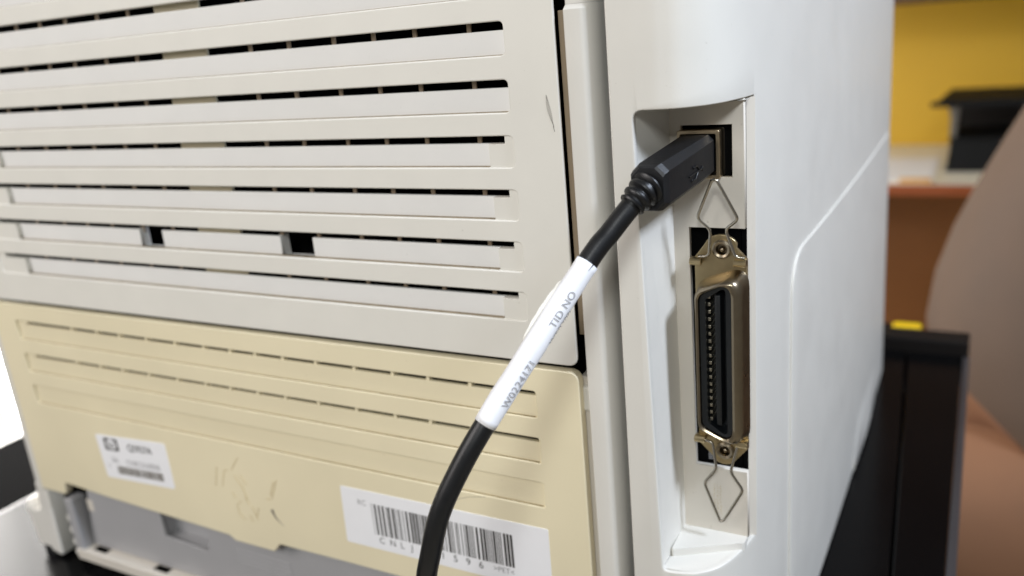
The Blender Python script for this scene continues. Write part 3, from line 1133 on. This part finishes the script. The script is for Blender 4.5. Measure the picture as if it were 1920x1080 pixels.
V = [(150, 650, -440), (92, 650, -300), (150, 650, -195), (218, 650, -75), (290, 650, 30), (302, 650, 110), (296, 650, 190), (292, 650, 250),   # 0-7 spine to head
     (120, 560, -440), (-60, 545, -450), (-290, 540, -455), (-300, 540, -700), (-305, 540, -930), (-390, 535, -955),                                # near leg 8-13
     (120, 740, -455), (-60, 755, -455), (-290, 760, -455), (-300, 760, -700), (-305, 760, -930), (-390, 765, -955),                               # far leg 14-19
     (305, 510, 20), (330, 455, -110), (340, 440, -230), (330, 440, -330), (320, 440, -430),                                                       # near arm 20-24
     (305, 790, 20), (330, 845, -110), (340, 860, -230), (330, 860, -330), (320, 860, -430)]
E = [(0, 1), (1, 2), (2, 3), (3, 4), (4, 5), (5, 6), (6, 7), (0, 8), (8, 9), (9, 10), (10, 11), (11, 12), (12, 13), (0, 14), (14, 15), (15, 16), (16, 17), (17, 18), (18, 19),
     (4, 20), (20, 21), (21, 22), (22, 23), (23, 24), (4, 25), (25, 26), (26, 27), (27, 28), (28, 29)]
R = [(150, 170), (152, 165), (138, 160), (122, 170), (80, 130), 52, (92, 78), (80, 70), 100, 80, 62, 52, 38, 34, 100, 80, 62, 52, 38, 34, 62, 50, 44, 36, 26, 62, 50, 44, 36, 26]


def bodymat(c):
    if c.z > 95: return 2
    if c.z < -352 or (c.x < -45): return 1
    return 0


skinmesh('body', V, E, R, 0, [M['shirt'], M['trousers'], M['skin']], bodymat)
# hair cap and simple facial features (out of the picture, facing left)
bm = bmesh.new()
bmesh.ops.create_uvsphere(bm, u_segments=24, v_segments=16, radius=1)
for v in bm.verts:
    v.co = Vector((308 + v.co.x * 92, 650 + v.co.y * 82, 235 + v.co.z * 95))
bmesh.ops.bisect_plane(bm, geom=bm.verts[:] + bm.edges[:] + bm.faces[:], plane_co=(276, 650, 240), plane_no=(-.9, 0, -.45), clear_outer=True)
obj('hair', bm, M['hair'], ps, 60)
for sy, ya in ((1, 440), (-1, 860)):                 # hanging hands, thumbs forward
    hv = [(320, ya, -428), (316, ya, -462)]
    he = [(0, 1)]
    hr = [26, (16, 34)]
    for dx, ln in ((-30, 60), (-11, 74), (9, 70), (28, 54)):
        b0 = len(hv)
        hv += [(316 + dx * .9, ya, -470), (316 + dx * 1.05, ya + 4 * sy, -470 - ln * .55), (316 + dx * 1.05, ya + 14 * sy, -470 - ln)]
        he += [(1, b0), (b0, b0 + 1), (b0 + 1, b0 + 2)]
        hr += [10, 9, 8]
    b0 = len(hv)
    hv += [(286, ya + 4 * sy, -444), (268, ya + 8 * sy, -466), (262, ya + 12 * sy, -490)]
    he += [(0, b0), (b0, b0 + 1), (b0 + 1, b0 + 2)]
    hr += [12, 10, 9]
    skinmesh('hand', hv, he, hr, 0, [M['skin']], lambda c: 0, 1)

ch = thing('chair', (160, 650, -980), 'dark chair the seated person sits on', 'chair')
boxobj('seat', -70, 430, 430, 870, -600, -560, M['blackgoods'], ch, 12)
boxobj('backrest', 400, 435, 450, 850, -500, -80, M['blackgoods'], ch, 10)
for x in (-40, 360):
    for y in (460, 840):
        boxobj('leg', x - 12, x + 12, y - 12, y + 12, -979.5, -600, M['steel'], ch, 2)
for y in (470, 830):
    boxobj('back_post', 404, 428, y - 10, y + 10, -600, -490, M['steel'], ch, 2)

# ================================================================== LEFT: bright window and dark cabinet below it
wn = thing('window', (-1500, 600, -430), 'bright daylight window at the far left behind the printer', 'window')
fx0, fx1 = -1530, -1500
boxobj('sill', fx0, fx1 + 60, 160, 960, -640, -620, M['white'], wn, 2)
boxobj('frame', fx0, fx1, 170, 220, -619, 900, M['white'], wn, 2)
boxobj('frame', fx0, fx1, 900, 950, -619, 900, M['white'], wn, 2)
boxobj('frame', fx0, fx1, 221, 899, 850, 900, M['white'], wn, 2)
boxobj('mullion', fx0, fx1, 545, 575, -619, 849, M['white'], wn, 2)
for a, b in ((221, 544), (576, 899)):
    boxobj('pane', fx0 + 8, fx0 + 14, a, b, -619, 849, M['daylight'], wn)
cb2 = thing('cabinet', (-680, 200, -980), 'black cabinet left of the printer table', 'cabinet')
boxobj('carcass', -800, -560, -300, 700, -979.5, -360, M['matte'], cb2, 3)
boxobj('top', -805, -555, -305, 705, -359.8, -340, M['matte'], cb2, 2)
